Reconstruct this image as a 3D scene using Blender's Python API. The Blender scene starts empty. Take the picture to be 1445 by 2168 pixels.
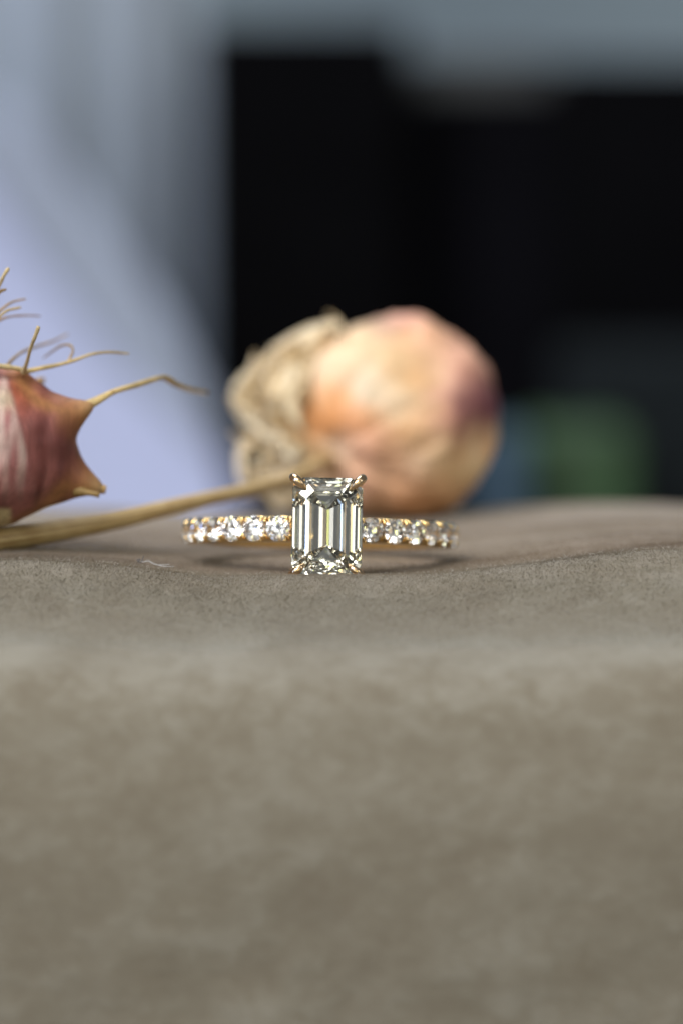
import bpy, bmesh, math, random
import numpy as np
from mathutils import Vector, Matrix, Euler, noise

# One Blender unit is one centimetre: the ring is about 2.1 units across.
S = bpy.context.scene
S.unit_settings.system = 'METRIC'
S.unit_settings.scale_length = 0.01
R = math.radians
random.seed(7)
rng = np.random.default_rng(11)

# ------------------------------------------------------------------ camera
FPX = 8932.0                      # focal length in pixels of the 1445 x 2168 photograph
CAM = Vector((0.0, -30.8, 2.55))
PITCH = math.atan(604.0 / FPX)
cd = bpy.data.cameras.new('camera')
cam = bpy.data.objects.new('camera', cd)
S.collection.objects.link(cam)
cam.location = CAM
cam.rotation_euler = (math.pi / 2 - PITCH, 0, 0)
cd.sensor_fit = 'VERTICAL'
cd.sensor_height = 36.0
cd.sensor_width = 24.0
cd.lens = 36.0 * FPX / 2168.0
cd.clip_start = 0.5
cd.clip_end = 2000
cd.dof.use_dof = True
cd.dof.focus_distance = 30.85
cd.dof.aperture_fstop = 0.172    # entrance pupil of 8.6 mm, in centimetre units
cd.dof.aperture_blades = 0
S.camera = cam

# ------------------------------------------------------------------ world, lamps, exposure
w = bpy.data.worlds.new('World')
S.world = w
w.use_nodes = True
w.node_tree.nodes['Background'].inputs['Color'].default_value = (0.88, 0.92, 0.95, 1)
w.node_tree.nodes['Background'].inputs['Strength'].default_value = 0.15

def lamp(name, loc, target, sx, sy, power, color):
    ld = bpy.data.lights.new(name, 'AREA')
    ld.shape = 'RECTANGLE'
    ld.size, ld.size_y = sx, sy
    ld.energy = power
    ld.color = color
    o = bpy.data.objects.new(name, ld)
    S.collection.objects.link(o)
    o.location = loc
    d = Vector(target) - Vector(loc)
    o.rotation_euler = d.to_track_quat('-Z', 'Y').to_euler()
    return o
# daylight through a window of two panes above and to the left of the photographer
def window_or_fill(loc, sx, sy, L, color, tgt=(0, 2, 0)):  # area lamp by radiance, shared by the window panes and the added fills
    lamp('window_or_fill_light', loc, tgt, sx, sy, L * math.pi * sx * sy, color)
window_or_fill((-58, -54, 70), 30, 50, 14.5, (1.0, 0.97, 0.93))
window_or_fill((-28, -72, 72), 28, 50, 11.5, (1.0, 0.98, 0.96))
# added tinted strip lamps behind the photographer, put in to stripe the centre stone
for x_, w_, L_, c_ in [(-88, 12, 1.6, (.92, .97, 1.0)), (-66, 9, 2.2, (1.0, .97, .90)), (-47, 6, 2.0, (.90, .96, .55)), (-31, 8, 2.4, (.97, .98, 1.0)), (-14, 5, 3.6, (.90, .96, 1.0)),
                       (18, 3, 2.6, (1.0, .80, .45)), (25, 5, 6.5, (.95, 1.0, .34)), (38, 10, 1.6, (1.0, .97, .90)), (56, 5, 1.6, (1.0, .70, .38)), (72, 9, 1.7, (1.0, .93, .70))]:
    window_or_fill((x_, -122 + abs(x_) * .25, 28), w_, 80, L_, c_)
window_or_fill((-105, -40, 20), 14, 70, 8.0, (0.40, 0.56, 1.0))  # added blue panel, put in to colour the stone's facets
# added overhead fill lamp that lifts the stone's dark facets
window_or_fill((0, -66, 135), 150, 90, 0.75, (1.0, 0.98, 0.95))
# added fills: a cool panel high right for sparkle, one above the back
window_or_fill((95, -50, 50), 20, 50, 4.5, (0.90, 0.95, 1.0))
lamp('added_top_fill', (-20, 44, 90), (0, 26, 0), 60, 40, 62000, (0.92, 0.94, 1.0))

S.view_settings.view_transform = 'Standard'
S.view_settings.look = 'None'
S.view_settings.exposure = 0.0
S.view_settings.gamma = 1.0
S.render.engine = 'CYCLES'
cy = S.cycles
cy.max_bounces = 20
cy.diffuse_bounces = 3
cy.glossy_bounces = 12
cy.transmission_bounces = 18
cy.transparent_max_bounces = 8
cy.sample_clamp_indirect = 12
cy.sample_clamp_direct = 0
cy.caustics_reflective = True
cy.caustics_refractive = True
cy.blur_glossy = 0.3
cy.use_denoising = True
cy.use_adaptive_sampling = False

# ------------------------------------------------------------------ helpers
def P(px, py, y):
    """world point on the plane Y=y seen at a pixel of the photograph"""
    a = (px - 722.5) / FPX
    b = -(py - 1084.0) / FPX
    fw = Vector((0, math.cos(PITCH), -math.sin(PITCH)))
    up = Vector((0, math.sin(PITCH), math.cos(PITCH)))
    d = fw + up * b + Vector((1, 0, 0)) * a
    return CAM + d * ((y - CAM.y) / d.y)

def to_px(v):
    v = Vector(v) - CAM
    fw = Vector((0, math.cos(PITCH), -math.sin(PITCH)))
    up = Vector((0, math.sin(PITCH), math.cos(PITCH)))
    z = v.dot(fw)
    return 722.5 + v.x / z * FPX, 1084 - v.dot(up) / z * FPX

def tag(o, label=None, cat=None, group=None, kind=None):
    if label: o['label'] = label
    if cat: o['category'] = cat
    if group: o['group'] = group
    if kind: o['kind'] = kind
    return o

def empty(name, loc=(0, 0, 0), rot=(0, 0, 0)):
    o = bpy.data.objects.new(name, None)
    S.collection.objects.link(o)
    o.location = loc
    o.rotation_euler = rot
    o.empty_display_size = 0.2
    return o

def link(name, me, mat=None, parent=None, smooth=True):
    o = bpy.data.objects.new(name, me)
    S.collection.objects.link(o)
    if mat is not None and len(me.materials) == 0:
        me.materials.append(mat)
    if smooth is not None:
        me.polygons.foreach_set('use_smooth', [smooth] * len(me.polygons))
    if parent is not None:
        o.parent = parent
        bpy_update.append(o)
    return o
bpy_update = []

def mesh(name, verts, faces):
    me = bpy.data.meshes.new(name)
    me.from_pydata([tuple(v) for v in verts], [], [tuple(f) for f in faces])
    me.validate()
    bm = bmesh.new(); bm.from_mesh(me)
    bmesh.ops.recalc_face_normals(bm, faces=bm.faces)
    bm.to_mesh(me); bm.free()
    me.update()
    return me

def catmull(pts, n):
    pts = [np.array(p, float) for p in pts]
    P_ = [2 * pts[0] - pts[1]] + pts + [2 * pts[-1] - pts[-2]]
    out = []
    for i in range(1, len(P_) - 2):
        for k in range(n):
            t = k / n
            a, b, c, d = P_[i - 1], P_[i], P_[i + 1], P_[i + 2]
            out.append(0.5 * ((2 * b) + (-a + c) * t + (2 * a - 5 * b + 4 * c - d) * t * t + (-a + 3 * b - 3 * c + d) * t ** 3))
    out.append(pts[-1])
    return out

def tube_data(ctrl, n=6, seg=10, cap_round=True, profile=None, flat=1.0):
    """ctrl: list of (x,y,z,r). Returns verts, faces of a capped tapering tube."""
    c = catmull(ctrl, n)
    pts = [Vector(p[:3]) for p in c]
    rad = [max(p[3], 1e-4) for p in c]
    if cap_round:
        for end in (0, -1):
            q = pts[end]; r = rad[end]
            t = (pts[0] - pts[1]).normalized() if end == 0 else (pts[-1] - pts[-2]).normalized()
            adds = [(q + t * r * math.sin(a), r * math.cos(a)) for a in (R(35), R(65), R(85))]
            if end == 0:
                for p, rr in adds: pts.insert(0, p); rad.insert(0, rr)
            else:
                for p, rr in adds: pts.append(p); rad.append(rr)
    T = []
    for i in range(len(pts)):
        a = pts[max(i - 1, 0)]; b = pts[min(i + 1, len(pts) - 1)]
        d = (b - a)
        T.append(d.normalized() if d.length > 1e-9 else Vector((1, 0, 0)))
    u = T[0].orthogonal().normalized()
    V, F = [], []
    for i, p in enumerate(pts):
        u = (u - T[i] * u.dot(T[i])).normalized()
        v = T[i].cross(u)
        for k in range(seg):
            a = 2 * math.pi * k / seg
            pr = profile(a, i / len(pts)) if profile else 1.0
            V.append(p + (u * math.cos(a) + v * math.sin(a) * flat) * rad[i] * pr)
    for i in range(len(pts) - 1):
        for k in range(seg):
            k2 = (k + 1) % seg
            F.append((i * seg + k, i * seg + k2, (i + 1) * seg + k2, (i + 1) * seg + k))
    F.append(tuple(range(seg))[::-1])
    F.append(tuple((len(pts) - 1) * seg + k for k in range(seg)))
    return V, F

def join_data(parts):
    V, F = [], []
    for v, f in parts:
        o = len(V)
        V += list(v)
        F += [tuple(i + o for i in q) for q in f]
    return V, F

def box_data(lo, hi):
    V = [(x, y, z) for x in (lo[0], hi[0]) for y in (lo[1], hi[1]) for z in (lo[2], hi[2])]
    F = [(0, 1, 3, 2), (4, 6, 7, 5), (0, 4, 5, 1), (2, 3, 7, 6), (0, 2, 6, 4), (1, 5, 7, 3)]
    return V, F

def bevel_box(name, lo, hi, r, seg=3):
    V, F = box_data(lo, hi)
    me = mesh(name, V, F)
    bm = bmesh.new(); bm.from_mesh(me)
    bmesh.ops.bevel(bm, geom=list(bm.edges), offset=r, segments=seg, profile=0.5, affect='EDGES')
    bm.to_mesh(me); bm.free()
    return me

# ------------------------------------------------------------------ materials
def new_mat(name):
    m = bpy.data.materials.new(name)
    m.use_nodes = True
    nt = m.node_tree
    b = nt.nodes['Principled BSDF']
    return m, nt, b

def N(nt, kind, **kw):
    n = nt.nodes.new(kind)
    for k, v in kw.items():
        if k.startswith('_'):
            setattr(n, k[1:], v)
        else:
            n.inputs[k.replace('__', ' ')].default_value = v
    return n

def ramp(nt, stops, interp='LINEAR'):
    r = nt.nodes.new('ShaderNodeValToRGB')
    r.color_ramp.interpolation = interp
    els = r.color_ramp.elements
    while len(els) > 1: els.remove(els[-1])
    els[0].position = stops[0][0]; els[0].color = (*stops[0][1], 1)
    for p, c in stops[1:]:
        e = els.new(p); e.color = (*c, 1)
    return r

def plain(name, color, rough=0.6, metal=0.0, var=0.0, scale=3.0, bump=0.0):
    m, nt, b = new_mat(name)
    b.inputs['Roughness'].default_value = rough
    b.inputs['Metallic'].default_value = metal
    tc = N(nt, 'ShaderNodeTexCoord')
    no = N(nt, 'ShaderNodeTexNoise', Scale=scale, Detail=4.0)
    nt.links.new(tc.outputs['Object'], no.inputs['Vector'])
    lo = tuple(c * (1 - var) for c in color); hi = tuple(min(1, c * (1 + var)) for c in color)
    rp = ramp(nt, [(0.3, lo), (0.7, hi)])
    nt.links.new(no.outputs['Fac'], rp.inputs['Fac'])
    nt.links.new(rp.outputs['Color'], b.inputs['Base Color'])
    if bump:
        bp = N(nt, 'ShaderNodeBump', Strength=0.4, Distance=bump)
        nt.links.new(no.outputs['Fac'], bp.inputs['Height'])
        nt.links.new(bp.outputs['Normal'], b.inputs['Normal'])
    return m

# diamond
def diamond(name, color=(1, 1, 1), ior=2.417):
    m, nt, b = new_mat(name)
    nt.nodes.remove(b)
    g = N(nt, 'ShaderNodeBsdfGlass', Roughness=0.0, IOR=ior)
    g.inputs['Color'].default_value = (*color, 1)
    nt.links.new(g.outputs[0], nt.nodes['Material Output'].inputs['Surface'])
    return m
M_DIAMOND = diamond('emerald_cut_diamond', (0.994, 0.991, 0.966))
M_MELEE = diamond('small_diamond', (1, 1, 1))

# yellow gold with fine polishing marks
def gold(name, color, rough):
    m, nt, b = new_mat(name)
    b.inputs['Metallic'].default_value = 1.0
    b.inputs['Base Color'].default_value = (*color, 1)
    tc = N(nt, 'ShaderNodeTexCoord')
    no = N(nt, 'ShaderNodeTexNoise', Scale=45.0, Detail=6.0)
    nt.links.new(tc.outputs['Object'], no.inputs['Vector'])
    mr = N(nt, 'ShaderNodeMapRange')
    mr.inputs['To Min'].default_value = rough * 0.6
    mr.inputs['To Max'].default_value = rough * 1.5
    nt.links.new(no.outputs['Fac'], mr.inputs['Value'])
    nt.links.new(mr.outputs['Result'], b.inputs['Roughness'])
    bp = N(nt, 'ShaderNodeBump', Strength=0.15, Distance=0.004)
    nt.links.new(no.outputs['Fac'], bp.inputs['Height'])
    nt.links.new(bp.outputs['Normal'], b.inputs['Normal'])
    return m
M_GOLD = gold('yellow_gold', (0.86, 0.62, 0.28), 0.20)
M_CLAW = gold('polished_claw_gold', (0.78, 0.56, 0.34), 0.16)

# velvet
def velvet(name, fibre=False):
    m, nt, b = new_mat(name)
    b.inputs['Roughness'].default_value = 0.95
    b.inputs['Specular IOR Level'].default_value = 0.1
    b.inputs['Sheen Weight'].default_value = 0.25
    b.inputs['Sheen Roughness'].default_value = 0.4
    b.inputs['Sheen Tint'].default_value = (0.80, 0.85, 0.83, 1)
    geo = N(nt, 'ShaderNodeNewGeometry')
    mp = N(nt, 'ShaderNodeMapping')
    mp.inputs['Scale'].default_value = (1.0, 1.0, 1.6)
    nt.links.new(geo.outputs['Position'], mp.inputs['Vector'])
    big = N(nt, 'ShaderNodeTexNoise', Scale=1.15, Detail=3.0, Roughness=0.5, Distortion=0.6)
    mid = N(nt, 'ShaderNodeTexNoise', Scale=6.0, Detail=4.0, Roughness=0.6, Distortion=0.5)
    fine = N(nt, 'ShaderNodeTexNoise', Scale=26.0, Detail=3.0, Roughness=0.7)
    for n_ in (big, mid, fine): nt.links.new(mp.outputs['Vector'], n_.inputs['Vector'])
    a1 = N(nt, 'ShaderNodeMath', _operation='MULTIPLY_ADD'); a1.inputs[1].default_value = 0.42
    nt.links.new(mid.outputs['Fac'], a1.inputs[0])
    m0 = N(nt, 'ShaderNodeMath', _operation='MULTIPLY'); m0.inputs[1].default_value = 0.58
    nt.links.new(big.outputs['Fac'], m0.inputs[0]); nt.links.new(m0.outputs[0], a1.inputs[2])
    a2 = N(nt, 'ShaderNodeMath', _operation='MULTIPLY_ADD'); a2.inputs[1].default_value = 0.35
    nt.links.new(fine.outputs['Fac'], a2.inputs[0]); nt.links.new(a1.outputs[0], a2.inputs[2])
    rp = ramp(nt, [(0.40, (0.140, 0.118, 0.088)), (0.64, (0.171, 0.151, 0.116)), (0.88, (0.220, 0.203, 0.167))])
    # brushed-nap sheen painted into the colour: pale front edge, darker strip behind, warmer top
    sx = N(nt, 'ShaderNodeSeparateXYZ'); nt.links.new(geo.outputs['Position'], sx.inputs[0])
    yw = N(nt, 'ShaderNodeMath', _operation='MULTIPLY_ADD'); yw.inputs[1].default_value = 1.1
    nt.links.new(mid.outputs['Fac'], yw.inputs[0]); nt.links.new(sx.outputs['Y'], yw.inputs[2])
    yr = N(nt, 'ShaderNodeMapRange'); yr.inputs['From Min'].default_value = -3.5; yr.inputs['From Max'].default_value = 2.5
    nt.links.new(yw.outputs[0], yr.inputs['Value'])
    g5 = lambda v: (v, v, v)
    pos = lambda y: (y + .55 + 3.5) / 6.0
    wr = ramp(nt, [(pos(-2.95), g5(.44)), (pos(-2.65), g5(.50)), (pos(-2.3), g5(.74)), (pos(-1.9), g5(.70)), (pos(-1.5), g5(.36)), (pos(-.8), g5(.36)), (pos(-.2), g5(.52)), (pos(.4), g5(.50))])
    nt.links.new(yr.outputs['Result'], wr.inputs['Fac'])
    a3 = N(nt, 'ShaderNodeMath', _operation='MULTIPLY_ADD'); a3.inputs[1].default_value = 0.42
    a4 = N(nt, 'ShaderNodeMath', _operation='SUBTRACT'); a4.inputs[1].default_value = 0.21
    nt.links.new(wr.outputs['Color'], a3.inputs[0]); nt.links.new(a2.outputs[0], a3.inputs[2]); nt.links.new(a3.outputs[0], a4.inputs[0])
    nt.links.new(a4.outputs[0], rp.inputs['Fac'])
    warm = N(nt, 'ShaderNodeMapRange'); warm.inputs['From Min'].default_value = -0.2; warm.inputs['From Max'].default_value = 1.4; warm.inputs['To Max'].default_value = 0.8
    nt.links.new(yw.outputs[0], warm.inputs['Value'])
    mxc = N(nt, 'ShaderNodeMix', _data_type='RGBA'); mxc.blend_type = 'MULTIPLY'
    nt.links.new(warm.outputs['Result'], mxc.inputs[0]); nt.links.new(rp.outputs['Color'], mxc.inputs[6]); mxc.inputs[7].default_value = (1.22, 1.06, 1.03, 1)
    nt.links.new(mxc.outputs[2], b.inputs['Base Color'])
    if not fibre:
        bp = N(nt, 'ShaderNodeBump', Strength=0.6, Distance=0.03)
        nt.links.new(a2.outputs[0], bp.inputs['Height'])
        nt.links.new(bp.outputs['Normal'], b.inputs['Normal'])
    return m
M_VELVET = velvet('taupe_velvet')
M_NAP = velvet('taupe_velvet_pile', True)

# surfaces coloured by an attribute plus streaks and grain
def attr_mat(name, rough=0.6, streak=(1, 1, 1), streak_amt=0.25, trans=0.0, sss=0.0, bump=0.01, scale=12.0):
    m, nt, b = new_mat(name)
    b.inputs['Roughness'].default_value = rough
    b.inputs['Specular IOR Level'].default_value = 0.35
    at = N(nt, 'ShaderNodeAttribute'); at.attribute_name = 'tint'
    tc = N(nt, 'ShaderNodeTexCoord')
    mp = N(nt, 'ShaderNodeMapping'); mp.inputs['Scale'].default_value = streak
    nt.links.new(tc.outputs['Object'], mp.inputs['Vector'])
    no = N(nt, 'ShaderNodeTexNoise', Scale=scale, Detail=6.0, Roughness=0.65, Distortion=0.4)
    nt.links.new(mp.outputs['Vector'], no.inputs['Vector'])
    mr = N(nt, 'ShaderNodeMapRange')
    mr.inputs['From Min'].default_value = 0.3; mr.inputs['From Max'].default_value = 0.7
    mr.inputs['To Min'].default_value = 1 - streak_amt; mr.inputs['To Max'].default_value = 1 + streak_amt
    nt.links.new(no.outputs['Fac'], mr.inputs['Value'])
    mx = N(nt, 'ShaderNodeVectorMath', _operation='SCALE')
    nt.links.new(at.outputs['Color'], mx.inputs[0]); nt.links.new(mr.outputs['Result'], mx.inputs['Scale'])
    nt.links.new(mx.outputs[0], b.inputs['Base Color'])
    if sss:
        b.inputs['Subsurface Weight'].default_value = sss
        b.inputs['Subsurface Radius'].default_value = (0.12, 0.06, 0.03)
        b.inputs['Subsurface Scale'].default_value = 1.0
    bp = N(nt, 'ShaderNodeBump', Strength=0.5, Distance=bump)
    nt.links.new(no.outputs['Fac'], bp.inputs['Height'])
    nt.links.new(bp.outputs['Normal'], b.inputs['Normal'])
    return m
M_PODSKIN = attr_mat('papery_pod_skin', 0.5, (1.0, 1.0, 0.16), 0.24, scale=20.0, bump=0.004)
M_BUDSKIN = attr_mat('papery_bud_skin', 0.6, (1, 1, 1), 0.10, scale=5.0, bump=0.012)
M_STRAW = attr_mat('dry_straw_skin', 0.6, (1, 1, 1), 0.2, scale=30.0, bump=0.006)

def set_tint(me, cols):
    at = me.color_attributes.new('tint', 'FLOAT_COLOR', 'POINT')
    arr = np.ones((len(me.vertices), 4), np.float32)
    arr[:, :3] = cols
    at.data.foreach_set('color', arr.ravel())

def stem_mat():
    m, nt, b = new_mat('dry_ribbed_stem')
    b.inputs['Roughness'].default_value = 0.55
    at = N(nt, 'ShaderNodeAttribute'); at.attribute_name = 'tint'
    nt.links.new(at.outputs['Color'], b.inputs['Base Color'])
    return m
M_STEM = stem_mat()

# ------------------------------------------------------------------ the velvet cushion
def sm(t):
    t = min(1.0, max(0.0, t)); return t * t * (3 - 2 * t)
PROFILE = [(11.0, -9.0), (10.8, -6.0), (10.2, -2.2), (9.1, -0.65), (7.9, -0.14), (6.6, -0.03), (4.4, -0.03), (2.4, -0.03), (1.0, -0.035), (0.25, -0.025),
           (-0.25, 0.005), (-0.7, -0.10), (-1.2, -0.215), (-1.7, -0.30), (-2.12, -0.37), (-2.52, -0.56), (-2.76, -0.95), (-2.90, -1.6), (-2.86, -2.8), (-2.75, -5.0), (-2.6, -9.0)]
_pf = np.array(catmull([(a, b, 0) for a, b in PROFILE], 40))
_len = np.concatenate([[0], np.cumsum(np.hypot(np.diff(_pf[:, 0]), np.diff(_pf[:, 1])))])
def prof(s):
    return float(np.interp(s, _len, _pf[:, 0])), float(np.interp(s, _len, _pf[:, 1]))
def lift(x):
    return 0.20 * sm((x - 0.2) / 2.3) + 0.11 * sm((-x - 0.7) / 1.7)
def surf(x, s):
    y, z = prof(s)
    top = 1.0 if z > -0.8 else max(0.0, 1 - (-0.8 - z) / 2)
    d = noise.noise(Vector((x * 0.55 + 3.1, s * 0.5, 1.7))) * 0.036 + noise.noise(Vector((x * 1.7, s * 1.4, 5.2))) * 0.020 + noise.noise(Vector((x * 5, s * 4, 9.2))) * 0.006
    # damp the humps where the ring stands
    near = math.exp(-((x + 0.13) ** 2 + (y - 1.2) ** 2) / 2.2)
    d *= 1 - 0.85 * near
    return Vector((x, y - d * (1 - top) * 1.5, z + lift(x) * top * (1 - 0.5 * sm((y - 1.5) / 5)) * (.25 + .75 * sm((y + 1.7) / 1.5)) + d * top))
def s_of_y(y):
    return float(np.interp(-y, -_pf[:, 0], _len))
def ground(x, y):
    return surf(x, s_of_y(y)).z

def build_cushion():
    root = empty('velvet_cushion', (0, 3.0, -9.0))
    tag(root, 'taupe velvet cushion edge under the ring and dried pods', 'cushion')
    nx = 300
    xs = np.concatenate([np.linspace(-14, -3.6, 30, endpoint=False), np.linspace(-3.6, 3.6, nx), np.linspace(3.6, 14, 31)[1:]])
    ss = np.concatenate([np.linspace(0, s_of_y(7.9), 60, endpoint=False), np.linspace(s_of_y(7.9), s_of_y(-3.3) + 1.3, 420, endpoint=False), np.linspace(s_of_y(-3.3) + 1.3, _len[-1], 30)])
    V = [surf(x, s) for s in ss for x in xs]
    n = len(xs)
    F = [(j * n + i, j * n + i + 1, (j + 1) * n + i + 1, (j + 1) * n + i) for j in range(len(ss) - 1) for i in range(n - 1)]
    # closing the block: sides and bottom
    m = len(ss)
    F.append(tuple(j * n for j in range(m)))
    F.append(tuple(j * n + n - 1 for j in range(m))[::-1])
    F.append((0, n - 1, (m - 1) * n + n - 1, (m - 1) * n))
    me = bpy.data.meshes.new('velvet_cover')
    me.from_pydata([tuple(v) for v in V], [], F)
    bm = bmesh.new(); bm.from_mesh(me); bmesh.ops.recalc_face_normals(bm, faces=bm.faces); bm.to_mesh(me); bm.free()
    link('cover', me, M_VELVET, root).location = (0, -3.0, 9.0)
    # pile: short leaning fibres, one triangle each
    cnt = 330000
    s0, s1 = s_of_y(4.5), s_of_y(-2.1)
    sf = s_of_y(0.1)
    sv = np.where(rng.random(cnt) < 0.62, rng.normal(sf, 0.85, cnt), rng.uniform(s0, s1, cnt))
    sv = np.clip(sv, s0, s1 + 0.4)
    xv = rng.uniform(-3.1, 3.1, cnt)
    # interpolate the surface on a grid, quick
    gx = np.linspace(-3.2, 3.2, 200); gs = np.linspace(s0 - .1, s1 + .5, 300)
    G = np.array([[surf(x, s) for x in gx] for s in gs])
    fx = (xv - gx[0]) / (gx[1] - gx[0]); fs = (sv - gs[0]) / (gs[1] - gs[0])
    ix = fx.astype(int); i_s = fs.astype(int); tx = (fx - ix)[:, None]; ts = (fs - i_s)[:, None]
    A = G[i_s, ix]; B = G[i_s, ix + 1]; C = G[i_s + 1, ix]; D = G[i_s + 1, ix + 1]
    base = (A * (1 - tx) + B * tx) * (1 - ts) + (C * (1 - tx) + D * tx) * ts
    nrm = np.cross(B - A, C - A); nrm /= np.linalg.norm(nrm, axis=1)[:, None]
    nrm[nrm[:, 2] < 0] *= -1
    # nap direction drifts over the cloth
    th = 2.2 * np.sin(xv * 1.3 + 1.0) + 1.7 * np.sin(sv * 1.9 + xv * 0.7) + rng.normal(0, 0.9, cnt)
    tang = np.stack([np.cos(th), np.sin(th), np.zeros(cnt)], 1)
    L = rng.uniform(0.009, 0.024, cnt) * np.where(rng.random(cnt) < 0.02, 1.9, 1.0)
    d = nrm * 0.9 + tang * rng.uniform(0.2, 1.1, cnt)[:, None]
    d /= np.linalg.norm(d, axis=1)[:, None]
    side = np.cross(d, rng.normal(size=(cnt, 3))); side /= np.linalg.norm(side, axis=1)[:, None]
    wd = rng.uniform(0.0012, 0.0026, cnt)[:, None]
    base = base - nrm * 0.004
    V = np.empty((cnt, 3, 3)); V[:, 0] = base - side * wd; V[:, 1] = base + side * wd; V[:, 2] = base + d * L[:, None]
    me = bpy.data.meshes.new('velvet_pile')
    me.vertices.add(cnt * 3); me.vertices.foreach_set('co', V.ravel())
    me.loops.add(cnt * 3); me.loops.foreach_set('vertex_index', np.arange(cnt * 3))
    me.polygons.add(cnt); me.polygons.foreach_set('loop_start', np.arange(cnt) * 3)
    me.update(); me.validate()
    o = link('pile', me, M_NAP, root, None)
    o['kind'] = 'stuff'
    o.location = (0, -3.0, 9.0)
    parts = []
    for k in range(420):
        x = random.uniform(-2.8, 2.8); y = random.gauss(-0.02, .22)
        if abs(x + .1) < .35 and y > -.12: continue
        if random.random() < .45 and -1.6 < x < .9: continue
        p = surf(x, s_of_y(y)); a = random.uniform(0, 6.28); ln = random.uniform(.015, .055); up_ = random.uniform(.3, 1.2)
        q = p + Vector((math.cos(a), math.sin(a), up_)).normalized() * ln
        m_ = (p + q) / 2 + Vector((random.uniform(-.012, .012), 0, random.uniform(0, .012)))
        parts.append(tube_data([(*p, .0011), (*m_, .0010), (*q, .0005)], 3, 4, False))
    o = link('loose_fibres', mesh('loose_fibres', *join_data(parts)), plain('pale_loose_fibre', (.42, .39, .35), .7), root)
    o['kind'] = 'stuff'
    o.location = (0, -3.0, 9.0)
build_cushion()

# ------------------------------------------------------------------ the ring
C_HEAD = P(693, 1115, 0.0)
ROT = Euler((-R(6.2), R(1.2), R(2.2)), 'XYZ')
TABLE_R = 1.50
ring = empty('diamond_ring')
RM = ROT.to_matrix()
ring.rotation_euler = ROT
ring.location = C_HEAD - RM @ Vector((0, -TABLE_R, 0))
tag(ring, 'gold ring with emerald cut diamond and small diamonds along its band, lying on velvet', 'ring')

PAVE = [R(19.8 + 11.0 * k) for k in range(7)]
BW = 0.099      # half width of the band
def band_mesh():
    nseg = 360
    V, F = [], []
    for i in range(nseg):
        a = 2 * math.pi * i / nseg          # 0 = head side (-Y)
        aa = min(a, 2 * math.pi - a)
        t = sm((aa - R(93)) / R(14))         # 0 paved, 1 plain shank
        ro = 0.968 + 0.045 * t
        ri = 0.865
        hw = BW * (1 - 0.12 * t) if aa > R(12) else BW * (0.8 + 0.2 * sm(aa / R(12)))
        # scalloped edge between the stones in the paved part
        sc = 0.0
        if aa < R(96):
            ph = (aa - R(19.8)) / R(11.0)
            sc = 0.010 * (0.5 - 0.5 * math.cos(2 * math.pi * ph)) 
        hw2 = hw - sc * (1 - t) * 0.5
        crown = 0.022 * t
        fl = 0.928 + (ro - 0.928) * t     # floor of the channel the stones sit in
        wl = 0.082 if t < 0.5 else hw2 * 0.6
        ro = ro + 0.012 * (1 - t)
        pts = [(fl + crown, 0.0), (fl + crown * 0.7, wl * 0.93), (ro, wl), (ro, hw2 * 0.95), (ro - 0.012, hw2), (ro - 0.05, hw), (ri + 0.012, hw), (ri, hw * 0.88), (ri - 0.004, 0.0),
               (ri, -hw * 0.88), (ri + 0.012, -hw), (ro - 0.05, -hw), (ro - 0.012, -hw2), (ro, -hw2 * 0.95), (ro, -wl), (fl + crown * 0.7, -wl * 0.93)]
        for r_, z_ in pts:
            V.append((r_ * math.sin(a), -r_ * math.cos(a), z_))
    m = len(pts)
    for i in range(nseg):
        j = (i + 1) % nseg
        for k in range(m):
            k2 = (k + 1) % m
            F.append((i * m + k, i * m + k2, j * m + k2, j * m + k))
    return mesh('ring_band', V, F)
link('band', band_mesh(), M_GOLD, ring)

def brilliant(rad):
    pts = []
    for k in range(8):
        a = 2 * math.pi * k / 8
        pts.append((0.56 * math.cos(a), 0.56 * math.sin(a), 0.31))
        b = a + math.pi / 8
        pts.append((0.80 * math.cos(b), 0.80 * math.sin(b), 0.205))
    for k in range(16):
        a = 2 * math.pi * k / 16
        pts.append((math.cos(a), math.sin(a), 0.02)); pts.append((math.cos(a), math.sin(a), -0.02))
    for k in range(8):
        a = 2 * math.pi * k / 8
        pts.append((0.22 * math.cos(a + math.pi / 8), 0.22 * math.sin(a + math.pi / 8), -0.70))
    pts.append((0, 0, -0.87))
    bm = bmesh.new()
    for p in pts: bm.verts.new([c * rad for c in p])
    bmesh.ops.convex_hull(bm, input=bm.verts)
    bmesh.ops.dissolve_limit(bm, angle_limit=R(0.5), verts=bm.verts, edges=bm.edges)
    bmesh.ops.recalc_face_normals(bm, faces=bm.faces)
    me = bpy.data.meshes.new('brilliant')
    bm.to_mesh(me); bm.free()
    return me
me_b = brilliant(0.0980)
me_b.materials.append(M_MELEE)

def place_on_band(o, a, r):
    """local z axis points outward from the ring centre at angle a"""
    out = Vector((math.sin(a), -math.cos(a), 0))
    t = Vector((math.cos(a), math.sin(a), 0))
    up = Vector((0, 0, 1))
    m = Matrix((t, up, out)).transposed()      # columns: tangent, up, out
    return out * r, m

for s in (-1, 1):
    for a in PAVE:
        o = bpy.data.objects.new('accent_diamond', me_b)
        S.collection.objects.link(o); o.parent = ring
        p, m = place_on_band(o, s * a, 1.028)
        if m.determinant() < 0: m = Matrix((-m.col[0], m.col[1], m.col[2])).transposed()
        spin = Matrix.Rotation(random.uniform(0, 6.28), 3, 'Z')
        wob = Euler((random.uniform(-.05, .05), random.uniform(-.05, .05), 0)).to_matrix()
        o.location = p
        o.rotation_euler = (m @ wob @ spin).to_euler()
me_b.polygons.foreach_set('use_smooth', [False] * len(me_b.polygons))

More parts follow.
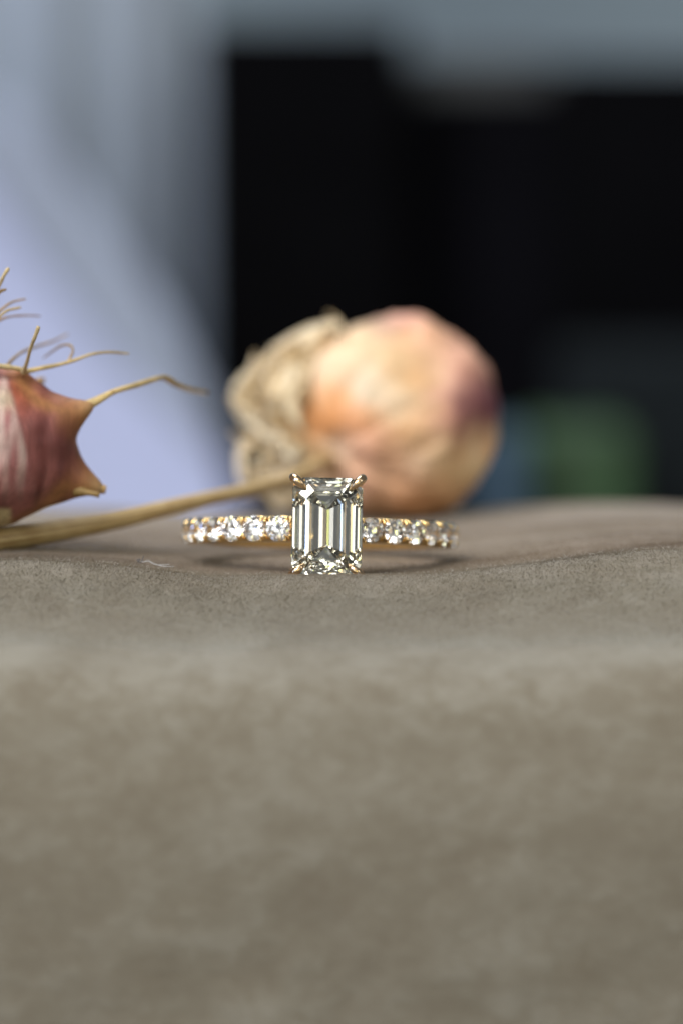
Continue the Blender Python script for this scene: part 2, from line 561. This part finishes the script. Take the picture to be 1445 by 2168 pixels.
# shared claws: one tall grain and two little ones that lap over the neighbours
def claw_cluster(seed):
    r0 = random.Random(seed)
    parts = []
    j = lambda a: r0.uniform(-a, a)
    parts.append(tube_data([(0, 0.008, -0.06, 0.014), (0, 0.002, 0.0, 0.016), (0, -0.002, 0.040, 0.0155), (0, -0.020, 0.062 + j(.004), 0.012)], 4, 8))
    for s in (-1, 1):
        parts.append(tube_data([(s * 0.026, 0.012, -0.05, 0.010), (s * 0.030, 0.006, 0.02, 0.011), (s * (0.034 + j(.003)), -0.008, 0.048, 0.009), (s * 0.042, -0.022, 0.056, 0.006)], 4, 8))
    return join_data(parts)
clusters = [mesh('claw_cluster', *claw_cluster(k)) for k in range(3)]
for c in clusters:
    c.materials.append(M_GOLD); c.polygons.foreach_set('use_smooth', [True] * len(c.polygons))
for s in (-1, 1):
    for i in range(8):
        a = s * R(19.8 + 11.0 * (i - 0.5))
        for e in (-1, 1):
            o = bpy.data.objects.new('claw', random.choice(clusters))
            S.collection.objects.link(o); o.parent = ring
            out = Vector((math.sin(a), -math.cos(a), 0)); t = Vector((math.cos(a), math.sin(a), 0))
            up = Vector((0, 0, e))
            tt = up.cross(out)
            m = Matrix((tt, up, out)).transposed()
            o.location = out * 0.985 + Vector((0, 0, e * 0.074))
            o.rotation_euler = m.to_euler()

# emerald cut centre stone: outline rings across local X (width) and Z (height), depth along -Y
def emerald():
    a0, b0, c0 = 0.2585, 0.362, 0.078
    rings = [  # inset, cut, depth toward the viewer
        (0.098, 0.060, 0.088), (0.074, 0.064, 0.077), (0.049, 0.068, 0.061), (0.025, 0.073, 0.039), (0.0, c0, 0.010), (0.0, c0, -0.006),
        (0.030, 0.068, -0.045), (0.075, 0.058, -0.093), (0.130, 0.042, -0.143)]
    bm = bmesh.new()
    L = []
    for ins, cut, h in rings:
        a, b = a0 - ins, b0 - ins * 1.04
        pts = [(a - cut, b), (a, b - cut), (a, -b + cut), (a - cut, -b), (-a + cut, -b), (-a, -b + cut), (-a, b - cut), (-a + cut, b)]
        L.append([bm.verts.new((x, -h, z)) for x, z in pts])
    bm.faces.new(L[0])
    for r0, r1 in zip(L, L[1:]):
        for k in range(8):
            k2 = (k + 1) % 8
            bm.faces.new((r0[k], r0[k2], r1[k2], r1[k]))
    kt = bm.verts.new((0, 0.245, 0.128)); kb = bm.verts.new((0, 0.245, -0.128))
    q = L[-1]
    bm.faces.new((q[0], q[1], kt)); bm.faces.new((q[1], q[2], kb, kt)); bm.faces.new((q[2], q[3], kb)); bm.faces.new((q[3], q[4], kb))
    bm.faces.new((q[4], q[5], kb)); bm.faces.new((q[5], q[6], kt, kb)); bm.faces.new((q[6], q[7], kt)); bm.faces.new((q[7], q[0], kt))
    bmesh.ops.recalc_face_normals(bm, faces=bm.faces)
    me = bpy.data.meshes.new('emerald_cut'); bm.to_mesh(me); bm.free()
    return me
GY = -TABLE_R + 0.084      # local y of the girdle plane
o = link('centre_diamond', emerald(), M_DIAMOND, ring, False)
o.location = (0, GY, 0)

for sx in (-1, 1):
    for sz in (-1, 1):
        c = [(.10, -0.99, .085, .030), (.150, -1.10, .18, .028), (.205, -1.24, .290, .027), (.246, GY - .00, .352, .029), (.250, GY - .035, .356, .031),
             (.226, GY - .072, .334, .031), (.198, GY - .078, .309, .025), (.172, GY - .070, .284, .013)]
        v, f = tube_data([(x * sx, y, z * sz, r * 1.10) for x, y, z, r in c], 7, 16)
        link('prong', mesh('prong', v, f), M_CLAW, ring)
# gallery rails of the basket
def rail(a, b, cut, y, r):
    pts = [(a - cut, b), (a, b - cut), (a, -b + cut), (a - cut, -b), (-a + cut, -b), (-a, -b + cut), (-a, b - cut), (-a + cut, b)]
    dense = []
    for k in range(8):
        p, q = pts[k], pts[(k + 1) % 8]
        for t in np.linspace(0, 1, 6, endpoint=False): dense.append((p[0] + (q[0] - p[0]) * t, p[1] + (q[1] - p[1]) * t))
    V, F = [], []; n = len(dense); sg = 8
    for k, (x, z) in enumerate(dense):
        xn = Vector((x, 0, z)).normalized()
        for j in range(sg):
            an = 2 * math.pi * j / sg
            V.append(Vector((x, y, z)) + xn * r * math.cos(an) + Vector((0, 1.3 * r * math.sin(an), 0)))
    for k in range(n):
        for j in range(sg):
            F.append((k * sg + j, k * sg + (j + 1) % sg, ((k + 1) % n) * sg + (j + 1) % sg, ((k + 1) % n) * sg + j))
    return V, F
link('gallery_rail', mesh('gallery_rail', *rail(.185, .275, .06, -1.215, .020)), M_GOLD, ring)
link('gallery_rail', mesh('gallery_rail', *rail(.115, .150, .04, -1.06, .022)), M_GOLD, ring)

# ------------------------------------------------------------------ dried pods
def sphere(sub):
    bm = bmesh.new(); bmesh.ops.create_icosphere(bm, subdivisions=sub, radius=1)
    me = bpy.data.meshes.new('pod_body'); bm.to_mesh(me); bm.free()
    return me
def fbm(v, o=4):
    s, a, f = 0, 1, 1
    for _ in range(o):
        s += a * noise.noise(v * f); a *= .5; f *= 2.1
    return s

CREAM = np.array((.76, .58, .38)); STRAW = np.array((.62, .43, .23)); ORANGE = np.array((.80, .34, .12)); PINK = np.array((.70, .34, .27))
PURPLE = np.array((.16, .045, .065)); PALE = np.array((.72, .64, .50)); BROWN = np.array((.30, .15, .06))

def mix(a, b, t): return a * (1 - t) + b * t

# --- the pod behind the ring, with the long stem
BC = P(836, 889, 6.4)
bud = empty('dried_flower_bud', (BC.x, BC.y, ground(BC.x, BC.y)))
tag(bud, 'blurred round cream and orange dried bud with a long stem, behind the ring', 'dried bud')
stem_at = P(694, 968, 5.65)
axis = (stem_at - BC).normalized()
e1 = axis.orthogonal().normalized(); e2 = axis.cross(e1)
me = sphere(6)
off = Vector(bud.location)
cols = []
blobs = [  # px, py, radius px, colour, strength
    (735, 880, 80, ORANGE, 1.0), (680, 900, 45, ORANGE, .8), (880, 900, 60, ORANGE, .35), (900, 720, 90, ORANGE, .35), (960, 720, 60, PINK, .5),
    (770, 820, 55, PALE, .9), (650, 780, 60, PALE, .6), (710, 950, 40, PALE, .8), (900, 1000, 45, PALE, .5), (850, 1030, 80, PINK, .4), (950, 1000, 50, STRAW, .5),
    (960, 880, 50, PINK, .7), (1000, 800, 75, PINK, .8), (780, 950, 60, PINK, .5), (690, 860, 60, ORANGE, .6), (1038, 852, 68, PURPLE, 1.0), (985, 865, 40, PURPLE, .6), (800, 662, 45, PURPLE, .85), (865, 652, 60, PINK, .9),
    (740, 700, 60, CREAM, .6), (820, 760, 80, STRAW, .35), (740, 1040, 60, PINK, .5), (900, 1085, 90, ORANGE, .55), (700, 985, 26, BROWN, .6), (600, 900, 60, STRAW, .6), (560, 980, 60, STRAW, .6),
    (970, 940, 28, BROWN, .35), (800, 930, 30, BROWN, .25), (840, 860, 30, PALE, .4)]
B = 0.915
for v in me.vertices:
    n = v.co.normalized()
    ca = n.dot(axis)
    phi = math.atan2(n.dot(e2), n.dot(e1))
    rad = B
    rad *= 1 + 0.17 * max(0, -n.x) ** 2                      # drawn out toward the left
    pole = sm((ca - 0.1) / 0.9)
    f = math.sin(phi * 5 + 0.7 * math.sin(phi * 2 + ca * 3)) 
    rad += -0.028 * (1 - abs(f)) ** 3 * (0.35 + pole) 
    rad += 0.017 * f * (0.3 + 0.7 * pole)
    rad -= 0.16 * math.exp(-((1 - ca) / 0.035))               # dimple round the stem
    rad += 0.06 * fbm(n * 1.7 + Vector((4, 1, 2)), 2) + 0.008 * fbm(n * 5, 2)
    rdg = 1 - abs(noise.noise(n * 3.1 + Vector((7, 3, 1))))
    rad += 0.022 * rdg ** 5
    co = n * rad
    co.z *= 0.99
    v.co = co
    px, py = to_px(BC + co)
    c = mix(CREAM, STRAW, .5 + .5 * max(-1, min(1, 1.4 * fbm(n * 2.3 + Vector((1, 5, 2)), 3))))
    nz = noise.noise(n * 3.5)
    c = mix(c, ORANGE, max(0, nz) * .5)
    if n.y < 0.35:
        for bx, by, br, bc, st in blobs:
            dx, dy = px - bx + 20 * noise.noise(n * 6), py - by + 20 * noise.noise(n * 6 + Vector((9, 9, 9)))
            t = st * math.exp(-(dx * dx + dy * dy) / (br * br))
            c = mix(c, bc, t)
    cols.append(c)
me.transform(Matrix.Translation(BC - off))
set_tint(me, np.array(cols))
link('body', me, M_BUDSKIN, bud)

# papery crumpled husks wrapped round the left end
def bud_front(px, py, k=1.0):
    """world point just on or over the bud's near side at this pixel"""
    q = P(px, py, BC.y)
    dx, dz = q.x - BC.x, q.z - BC.z
    r2 = (dx * (0.86 if dx < 0 else 1)) ** 2 + dz ** 2
    R2 = (0.97 * k) ** 2
    return P(px, py, BC.y - (math.sqrt(R2 - r2) if r2 < R2 - .01 else 0.10))
def crumpled(path, wpx, tint, seed, k=1.0, curl=.05):
    path = [(px + (8 if py < 740 else 0), py + max(0, (760 - py) * .22)) for px, py in path]
    pts = [bud_front(px, py, k) + Vector((0, (.05 if i % 2 else -.03), 0)) for i, (px, py) in enumerate(path)]
    c = [Vector(q) for q in catmull([tuple(p) for p in pts], 7)]
    n1 = len(c); nv = 9
    top, cols = [], []
    so = Vector((seed * 1.37, seed * .71, seed * 2.1))
    for i, p in enumerate(c):
        t = (c[min(i + 1, n1 - 1)] - c[max(i - 1, 0)]).normalized()
        out = (p - BC); out.y -= .4; out.normalize()
        sd = t.cross(out).normalized()
        u = i / (n1 - 1)
        wd = wpx / 2 / 243 * (0.35 + 0.75 * math.sin(math.pi * min(1, .08 + .9 * u))) * (1 + .45 * noise.noise(so + Vector((u * 4, 0, 0))))
        for j in range(nv):
            q = (j / (nv - 1) - .5) * 2
            v_ = p + sd * q * wd + out * (curl * q * q - .02 + .035 * math.sin(q * 4 + seed + u * 5)) + out * .05 * noise.noise(p * 4 + so + sd * q)
            v_ += Vector((noise.noise(p * 6 + so + Vector((q, 0, 0))), 0, noise.noise(p * 6 + so + Vector((0, q, 5))))) * .03
            top.append((v_, out))
            cols.append(mix(tint, (STRAW * .75 if seed % 2 else PALE), min(1, abs(q) * .45 + .35 * abs(noise.noise(p * 5 + so)))))
    V = [p - off for p, o_ in top] + [p - o_ * 0.012 - off for p, o_ in top]
    n = n1 * nv; F = []
    for i in range(n1 - 1):
        for j in range(nv - 1):
            a = i * nv + j
            F.append((a, a + 1, a + nv + 1, a + nv)); F.append((a + n, a + nv + n, a + nv + 1 + n, a + 1 + n))
    rim = [j for j in range(nv)] + [i * nv + nv - 1 for i in range(1, n1)] + [(n1 - 1) * nv + j for j in range(nv - 2, -1, -1)] + [i * nv for i in range(n1 - 2, 0, -1)]
    for a, b in zip(rim, rim[1:] + rim[:1]): F.append((a, a + n, b + n, b))
    m_ = mesh('husk', V, F)
    set_tint(m_, np.array(cols + cols))
    link('husk', m_, M_BUDSKIN, bud)
HT = [np.array((.74, .59, .38)), np.array((.64, .49, .28)), np.array((.80, .69, .49)), np.array((.56, .42, .24))]
for k, (path, wp, ti, kk) in enumerate([
        ([(700, 668), (645, 702), (585, 755), (535, 815), (508, 862)], 46, 2, 1.0),
        ([(655, 705), (600, 752), (563, 820), (556, 885), (590, 945)], 44, 0, 1.03),
        ([(640, 735), (592, 800), (588, 862), (612, 925), (655, 962)], 40, 1, 1.06),
        ([(532, 795), (502, 838), (520, 885), (570, 925), (628, 962)], 42, 2, 1.05),
        ([(505, 850), (528, 902), (566, 946), (602, 990), (640, 1000)], 48, 1, 1.0),
        ([(548, 925), (512, 962), (516, 1010), (548, 1046)], 50, 0, 1.0),
        ([(560, 930), (562, 985), (600, 1022), (650, 1045)], 54, 2, 1.02),
        ([(525, 1000), (562, 1030), (610, 1062), (660, 1075)], 52, 3, .98),
        ([(618, 775), (640, 810), (622, 860), (640, 915)], 34, 2, 1.04),
        ([(556, 765), (540, 850), (560, 935), (600, 960)], 52, 3, .97),
        ([(690, 685), (655, 735), (640, 795), (652, 850)], 40, 0, 1.0),
        ([(580, 740), (612, 775), (600, 835), (565, 900)], 34, 1, 1.08),
        ([(620, 712), (560, 780), (520, 830), (530, 880), (548, 930)], 30, 3, 1.07),
        ([(640, 950), (600, 985), (560, 1000), (520, 985)], 40, 0, 1.06)]):
    crumpled(path, wp, HT[ti], k + 1, kk)
for path in [[(724, 700), (716, 682), (704, 670), (694, 664)], [(560, 775), (545, 762), (540, 748)], [(515, 845), (498, 836), (486, 842)], [(520, 935), (500, 925), (492, 915)], [(540, 1040), (520, 1050), (500, 1046)]]:
    v, f = tube_data([(*(bud_front(px, py) - off), .020 - .004 * i) for i, (px, py) in enumerate(path)], 5, 8)
    m_ = mesh('wisp', v, f); set_tint(m_, np.array([(.55, .42, .25)] * len(v))); link('wisp', m_, M_BUDSKIN, bud)

# long ribbed stem running forward and to the left
def spt(px, py, y, r): p = P(px, py, y); return (p.x, p.y, p.z, r)
sp = [spt(-420, 1190, 0.55, .100), spt(-200, 1168, 0.9, .098), spt(0, 1142, 1.30, .092), spt(120, 1124, 1.60, .082), spt(250, 1100, 2.0, .070), spt(400, 1065, 2.7, .058),
      spt(520, 1039, 3.5, .054), spt(615, 1013, 4.5, .050), spt(668, 984, 5.3, .052), spt(698, 970, 5.95, .066)]
sp = [(x - off.x, y - off.y, z - off.z, r) for x, y, z, r in sp]
def ribs(a, t): return 1 + 0.06 * abs(math.sin(a * 5.5 + t * 2)) + 0.05 * math.sin(a * 3 + 1) 
v, f = tube_data(sp, 22, 44, True, ribs)
me = mesh('long_stem', v, f)
sc = []
for i, vv in enumerate(v):
    k = i % 44; a = 2 * math.pi * k / 44
    t = 0.5 + 0.5 * math.sin(a * 11 + .4 * math.sin(i * .05)) * .9 + .5 * noise.noise(Vector((a * 3, i / 44 * .05, 0))) + .35 * noise.noise(Vector(vv) * 9)
    t = min(1, max(0, t))
    sc.append(mix(np.array((.34, .21, .08)), np.array((.62, .47, .24)), t))
set_tint(me, np.array(sc))
link('stem', me, M_STEM, bud)

# --- the horned pod cut by the left edge
LY = 1.05
LC = P(-35, 945, LY + 0.15)
pod = empty('dried_horned_pod', (LC.x, LC.y, ground(LC.x, LC.y)))
tag(pod, 'maroon papery pod with straw coloured horns and threads, at the left edge', 'dried pod')
poff = Vector(pod.location)
horns = [  # tip pixel, y, length factor, sharpness
    (200, 856, LY - .05, 9.5), (222, 1038, LY + .10, 8.5), (48, 782, LY + .0, 14.0), (90, 800, LY + .95, 30.0), (-200, 700, LY, 12.0), (-330, 930, LY, 9.0), (-150, 1180, LY + .2, 9.0), (-60, 900, LY + 1.4, 10.0)]
HB = 0.585
def seg_d(x, y, x0, y0_, x1, y1_):
    dx, dy = x1 - x0, y1_ - y0_
    t = min(1, max(0, ((x - x0) * dx + (y - y0_) * dy) / (dx * dx + dy * dy)))
    return math.hypot(x - x0 - t * dx, y - y0_ - t * dy)
EDGE_A = ([(40, 800), (80, 850), (130, 868), (180, 872)], 15)
EDGE_B = ([(210, 1035), (140, 1030), (80, 1090), (0, 1128)], 18)
me = sphere(6)
hd = []
for hx, hy, hz, kk in horns:
    t = P(hx, hy, hz) - LC
    hd.append((t.normalized(), t.length, kk))
cols = []
for v in me.vertices:
    n = v.co.normalized()
    rad = HB * (1 + .05 * abs(n.z))
    web = 0.0
    for d, L, kk in hd:
        q = n.dot(d)
        g = math.exp(kk * 1.0 * (q - 1)) * .32 + math.exp(kk * 5 * (q - 1)) * .40 + math.exp(kk * 26 * (q - 1)) * .28
        rad = rad + max(0, L - rad) * g
        web = max(web, math.exp(kk * 1.1 * (q - 1)))
    rad += 0.020 * fbm(n * 2.4 + Vector((2, 2, 2)), 2)
    # keels between the horns
    co = n * rad
    v.co = co
    px, py = to_px(LC + co)
    s_ = noise.noise(Vector((px * .030 + 1.2 * noise.noise(Vector((px * .02, py * .01, 3))), py * .0055, n.y * 2)))
    mar = mix(np.array((.12, .032, .028)), np.array((.31, .115, .105)), min(1, max(0, .45 + s_)))
    c = mar
    # pale veined window between the upper keels
    edge = 14 + (py - 780) * .24
    wdw = sm((edge - px + 6) / 14) * sm((py - 790) / 14) * sm((1090 - py) / 170)
    vein = min(1, max(0, .5 + 1.5 * noise.noise(Vector((px * .055 + py * .004, py * .008, 7)))))
    pal = mix(np.array((.34, .14, .14)), np.array((.56, .42, .38)), vein)
    pal = mix(pal, np.array((.66, .58, .40)), math.exp(-((py - 845) / 24) ** 2) * .6)
    c = mix(c, pal, wdw * .85 if n.y < .3 else .3)
    c = mix(c, np.array((.45, .12, .06)), math.exp(-((px - 40) / 50) ** 2 - ((py - 830) / 45) ** 2) * .6 * (1 - wdw))
    t = min(1, max(0, web * 1.7 - .85 + .12 * noise.noise(n * 9)))
    for pl, wd_ in (EDGE_A, EDGE_B):
        dd = min(seg_d(px, py, *a_, *b_) for a_, b_ in zip(pl, pl[1:]))
        t = max(t, .85 * math.exp(-(dd / wd_) ** 2))
    c = mix(c, np.array((.33, .15, .055)), t)
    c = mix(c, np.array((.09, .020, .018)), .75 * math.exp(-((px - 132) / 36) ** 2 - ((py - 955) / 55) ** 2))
    # pale scar low on the left
    sc_ = math.exp(-(max(0, abs(px - 2) - 16) / 7) ** 2 - (max(0, abs(py - 1097) - 15) / 6) ** 2)
    c = mix(c, np.array((.60, .50, .28)), sc_ * .8 * (.6 + .4 * vein))
    t = sm((rad - .78) / .28)
    c = mix(c, np.array((.50, .35, .17)), t * .9)
    cols.append(c)
me.transform(Matrix.Translation(LC - poff))
set_tint(me, np.array(cols))
link('body', me, M_PODSKIN, pod)

def strand(name, pts, tint, seg=10, cap=True, flat=1.0, n=8):
    c = []
    for px, py, y, wpx in pts:
        p = P(px, py, y) - poff
        c.append((p.x, p.y, p.z, wpx / 2 / 284.0))
    v, f = tube_data(c, n, seg, cap, lambda a, t: 1 + .12 * math.sin(2 * a + 5 * t) + .06 * math.sin(t * 31), flat)
    m_ = mesh(name, v, f)
    cc = [mix(np.array(tint) * .72, np.array(tint) * 1.15, min(1, max(0, .5 + noise.noise(Vector(q) * 7)))) for q in v]
    set_tint(m_, np.array(cc))
    return link(name, m_, M_STRAW, pod)
ST = (.50, .37, .17); ST2 = (.42, .27, .11); ST3 = (.56, .44, .24); DK = (.28, .17, .09)
y0 = LY
strand('tendril', [(140, 872, y0, 44), (172, 864, y0 - .02, 27), (212, 845, y0, 15), (240, 830, y0 + .08, 13), (290, 815, y0 + .3, 13), (335, 801, y0 + .6, 13), (352, 801, y0 + .8, 13), (375, 815, y0 + 1.1, 12), (405, 826, y0 + 1.5, 9), (438, 832, y0 + 1.9, 6)], ST)
strand('tendril', [(110, 862, y0 + .06, 16), (140, 862, y0 + .1, 10), (185, 850, y0 + .06, 7), (215, 838, y0 + .03, 8), (240, 830, y0 + .06, 8)], ST2)
strand('stub', [(138, 1012, y0 + .1, 70), (165, 1024, y0 + .1, 46), (192, 1031, y0 + .1, 27), (224, 1037, y0 + .12, 20)], ST2, cap=False)
strand('stub', [(160, 1036, y0 + .03, 26), (185, 1042, y0 + .0, 16), (210, 1048, y0 - .02, 13)], (.34, .22, .08), cap=False)
# keel and threads at the top horn
strand('keel', [(-60, 770, y0 - .25, 14), (0, 775, y0 - .2, 12), (35, 780, y0 - .12, 12), (60, 787, y0 - .05, 11)], ST3)
strand('tendril', [(50, 788, y0 - .1, 15), (57, 768, y0 - .25, 9), (66, 735, y0 - .45, 7.5), (75, 712, y0 - .55, 7.5), (82, 692, y0 - .6, 8)], ST3, cap=False)
strand('tendril', [(14, 776, y0 + .1, 10), (28, 760, y0 + .3, 8), (50, 744, y0 + .6, 7), (80, 733, y0 + .9, 6), (115, 722, y0 + 1.1, 5), (144, 707, y0 + 1.3, 3)], (.40, .28, .16))
strand('tendril', [(55, 787, y0 - .05, 10), (90, 779, y0 + .0, 9), (125, 772, y0 + .05, 8.5), (160, 762, y0 + .05, 8), (195, 750, y0 + .1, 7), (230, 746, y0 + .15, 6.5), (272, 749, y0 + .25, 4)], ST)
strand('tendril', [(145, 766, y0 + .05, 7), (150, 755, y0 + .1, 6), (155, 742, y0 + .2, 5.5), (148, 731, y0 + .35, 5.5), (130, 732, y0 + .5, 5), (110, 745, y0 + .6, 4), (92, 758, y0 + .7, 2.5)], (.36, .25, .13))
strand('nub', [(72, 830, y0 + .9, 14), (84, 818, y0 + 1.0, 14), (92, 803, y0 + 1.1, 9)], ST2)
# threads reaching in from the part beyond the edge
for pts, tnt in [([(-130, 760, y0, 12), (-60, 690, y0 - .1, 10), (-20, 640, y0 - .2, 9), (0, 603, y0 - .25, 8), (8, 585, y0 - .3, 8), (17, 570, y0 - .3, 8)], ST3),
                 ([(-130, 760, y0, 12), (-50, 700, y0, 9), (-15, 672, y0 + .05, 7), (10, 650, y0 + .1, 6), (28, 639, y0 + .15, 5), (54, 633, y0 + .2, 3)], ST2),
                 ([(-110, 760, y0, 12), (-40, 705, y0 - .1, 9), (-5, 675, y0 - .1, 7), (15, 658, y0 - .05, 6), (43, 651, y0, 4.5)], ST),
                 ([(-100, 765, y0, 12), (-30, 700, y0 + .1, 8), (0, 678, y0 + .15, 6), (25, 670, y0 + .3, 5), (60, 668, y0 + .45, 4), (86, 669, y0 + .55, 2.5)], (.34, .22, .13)),
                 ([(-20, 640, y0 - .2, 8), (0, 618, y0 - .22, 7), (12, 613, y0 - .2, 5)], ST2)]:
    strand('tendril', pts, tnt)

# ------------------------------------------------------------------ lint on the velvet
lint = None
def lint_piece():
    base = P(305, 1186, 0.35)
    z = ground(base.x, base.y)
    o_ = empty('lint', (base.x, base.y, z))
    tag(o_, 'tiny pale lint thread lying on the velvet left of the ring', 'lint')
    m = plain('lint_fibre', (.60, .62, .66), .8)
    md = plain('dark_lint_fibre', (.06, .07, .09), .8)
    def fib(name, pts, r, mt):
        c = []
        for dx, dy, dz in pts:
            x, y = base.x + dx, base.y + dy
            c.append((dx, dy, ground(x, y) - z + dz + .008, r))
        v, f = tube_data(c, 6, 6)
        link(name, mesh(name, v, f), mt, o_)
    fib('thread', [(-.02, 0, .03), (.0, -.02, .03), (.04, .01, .035), (.09, .03, .02), (.15, .02, .012), (.22, .05, .016)], .0018, m)
    fib('thread', [(-.01, .01, .02), (.03, .02, .045), (.07, .0, .02), (.13, .05, .02), (.19, .03, .03)], .0012, m)
    fib('knot', [(-.045, 0, .02), (-.03, .01, .045), (-.05, .02, .035), (-.025, 0, .02), (-.01, .01, .05), (-.002, .0, .072)], .0026, md)
lint_piece()

# ------------------------------------------------------------------ the background, a metre behind
me = mesh('table_surface', *box_data((-120, -25, -11), (120, 150, -9.02)))
o = link('table_surface', me, plain('grey_table', (.22, .22, .24), .6, var=.1), None, False); o['kind'] = 'structure'
def dull(m):
    m.node_tree.nodes['Principled BSDF'].inputs['Specular IOR Level'].default_value = 0.05
    return m
M_WALL = plain('blue_grey_wall_paint', (.24, .30, .335), .7, var=.05, scale=.1)
me = mesh('wall', *box_data((-150, 112, -9.0), (150, 118, 120)))
o = link('wall', me, M_WALL, None, False); o['kind'] = 'structure'

BY = 60.0
def bg_box(name, x0, y0_, x1, y1_, depth, yy, r, mt):
    """box whose front face spans these pixels, standing down to the table"""
    a = P(x0, y0_, yy); b = P(x1, y1_, yy)
    return bevel_box(name, (a.x, yy, -9.0), (b.x, yy + depth, a.z), r * .45)
M_BLACK = dull(plain('matt_black_cabinet', (.0016, .0016, .0022), .9, var=.3, scale=.4))
M_BLACK2 = dull(plain('black_blue_cabinet', (.0032, .0032, .005), .9, var=.4, scale=.3))
def cabinet(name, x0, y_, x1, yy, dep, mt, label, cat):
    r = empty(name, (P((x0 + x1) / 2, y_, yy).x, yy, -9.0))
    tag(r, label, cat)
    o = link('case', bg_box(name, x0, y_, x1, y_, dep, yy, .35, mt), mt, r, False)
    o.location = -Vector(r.location)
    return r
cabinet('speaker_cabinet', 422, 50, 862, BY - 2, 6, M_BLACK, 'tall black box at the back, its left side against the pale curtain', 'black box')
sb = cabinet('storage_box', 866, 200, 1172, BY + 1, 6, M_BLACK2, 'lower blue black box with a grey lid, in the gap between two taller ones', 'black box')
a_, b_ = P(864, 118, BY + 1), P(1174, 198, BY + 1)
o = link('lid', bevel_box('lid', (a_.x, BY + .8, b_.z + .01), (b_.x, BY + 7.2, a_.z), .15), plain('dark_grey_lid', (.045, .05, .055), .8, var=.3, scale=.5), sb, False)
o.location = -Vector(sb.location)
cabinet('equipment_case', 1178, 128, 1900, BY - 2, 8, M_BLACK, 'wide black box at the back right, under the pale band', 'black box')

# pale curtain hanging at the back left, with soft folds
def curtain():
    x0, x1 = P(-900, 1, 66).x, P(412, 1, 66).x
    n = 220; V, F = [], []
    for i in range(n):
        x = x0 + (x1 - x0) * i / (n - 1)
        y = 66 + .4 * math.sin(x * 1.2 + .6 * math.sin(x * .45)) + .25 * math.sin(x * 3.1)
        V += [(x, y, -9.0), (x, y, 40.0), (x, y + .2, -9.0), (x, y + .2, 40.0)]
    for i in range(n - 1):
        a, b = 4 * i, 4 * i + 4
        F += [(a, b, b + 1, a + 1), (a + 2, a + 3, b + 3, b + 2), (a, a + 2, b + 2, b), (a + 1, b + 1, b + 3, a + 3)]
    F += [(0, 1, 3, 2), (4 * n - 4, 4 * n - 2, 4 * n - 1, 4 * n - 3)]
    return mesh('curtain', V, F)
o = link('curtain', curtain(), plain('pale_blue_grey_cloth', (.44, .505, .60), .8, var=.05, scale=.15), None, True)
tag(o, 'pale blue grey curtain at the back left, above the lavender sheet', 'curtain')

# pale sheet leaning at the left
def leaning_sheet(yy, ox, oy):
    top = [(-900, 60), (-500, 100), (-200, 170), (10, 300), (150, 500), (300, 700), (420, 860), (485, 990), (515, 1100)]
    top = [(a + ox * min(1, max(0, (960 - b) / 300)), b + oy * min(1, max(0, (1000 - b) / 200))) for a, b in top]
    px = np.linspace(-900, 515, 90)
    nz = 26; A = []
    for x_ in px:
        q = P(x_, float(np.interp(x_, [t[0] for t in top], [t[1] for t in top])), yy)
        for k in range(nz):
            t = k / (nz - 1)
            z = -9.0 + (q.z + 9.0) * t
            h = max(0, (6.0 - z) / 15.0)
            A.append(Vector((q.x, yy - 5.0 * h ** 1.8 + .2 * math.sin(q.x * .8 + z * .2), z)))
    n = len(px); V = A + [p + Vector((0, .12, .05)) for p in A]; m = n * nz; F = []
    for i in range(n - 1):
        for k in range(nz - 1):
            a = i * nz + k
            F += [(a, a + nz, a + nz + 1, a + 1), (a + m, a + 1 + m, a + nz + 1 + m, a + nz + m)]
    rim = list(range(nz)) + [i * nz + nz - 1 for i in range(1, n)] + [(n - 1) * nz + k for k in range(nz - 2, -1, -1)] + [i * nz for i in range(n - 2, 0, -1)]
    for a, b in zip(rim, rim[1:] + rim[:1]): F.append((a, a + m, b + m, b))
    return mesh('paper_sheet', V, F)
o = link('card_sheet', leaning_sheet(53.0, 55, -50), plain('blue_grey_card', (.265, .305, .40), .7, var=.04, scale=.2), None, True)
tag(o, 'blue grey card just behind the lavender sheet, its edge showing along the slope', 'card')
o = link('paper_sheet', leaning_sheet(51.0, -60, 70), plain('lavender_white_paper', (.34, .375, .55), .6, var=.04, scale=.2), None, True)
tag(o, 'pale lavender sheet leaning at the back left, behind the horned pod', 'paper')

gb = bevel_box('green_box', (P(1125, 1, 48).x, 48, -9.0), (P(1345, 1, 48).x, 52, P(1, 908, 48).z), .25)
o = link('green_box', gb, plain('dark_green_card', (.020, .058, .018), .6, var=.8, scale=1.0), None, False)
tag(o, 'dark green box at the back right behind the round bud', 'box')
tb = bevel_box('teal_book', (P(1020, 1, 46).x, 46, -9.0), (P(1121, 1, 46).x, 49, P(1, 918, 46).z), .2)
o = link('teal_book', tb, plain('teal_blue_card', (.024, .056, .090), .6, var=.3, scale=1.2), None, False)
tag(o, 'dull teal blue book standing between the round bud and the green box', 'book')
gr = bevel_box('grey_crate', (P(1190, 1, 53).x, 53, -9.0), (P(1700, 1, 53).x, 57, P(1, 735, 53).z), .4)
o = link('grey_crate', gr, dull(plain('dark_grey_plastic', (.011, .014, .016), .9, var=.3)), None, False)
tag(o, 'dark grey crate at the right edge above the green box', 'crate')
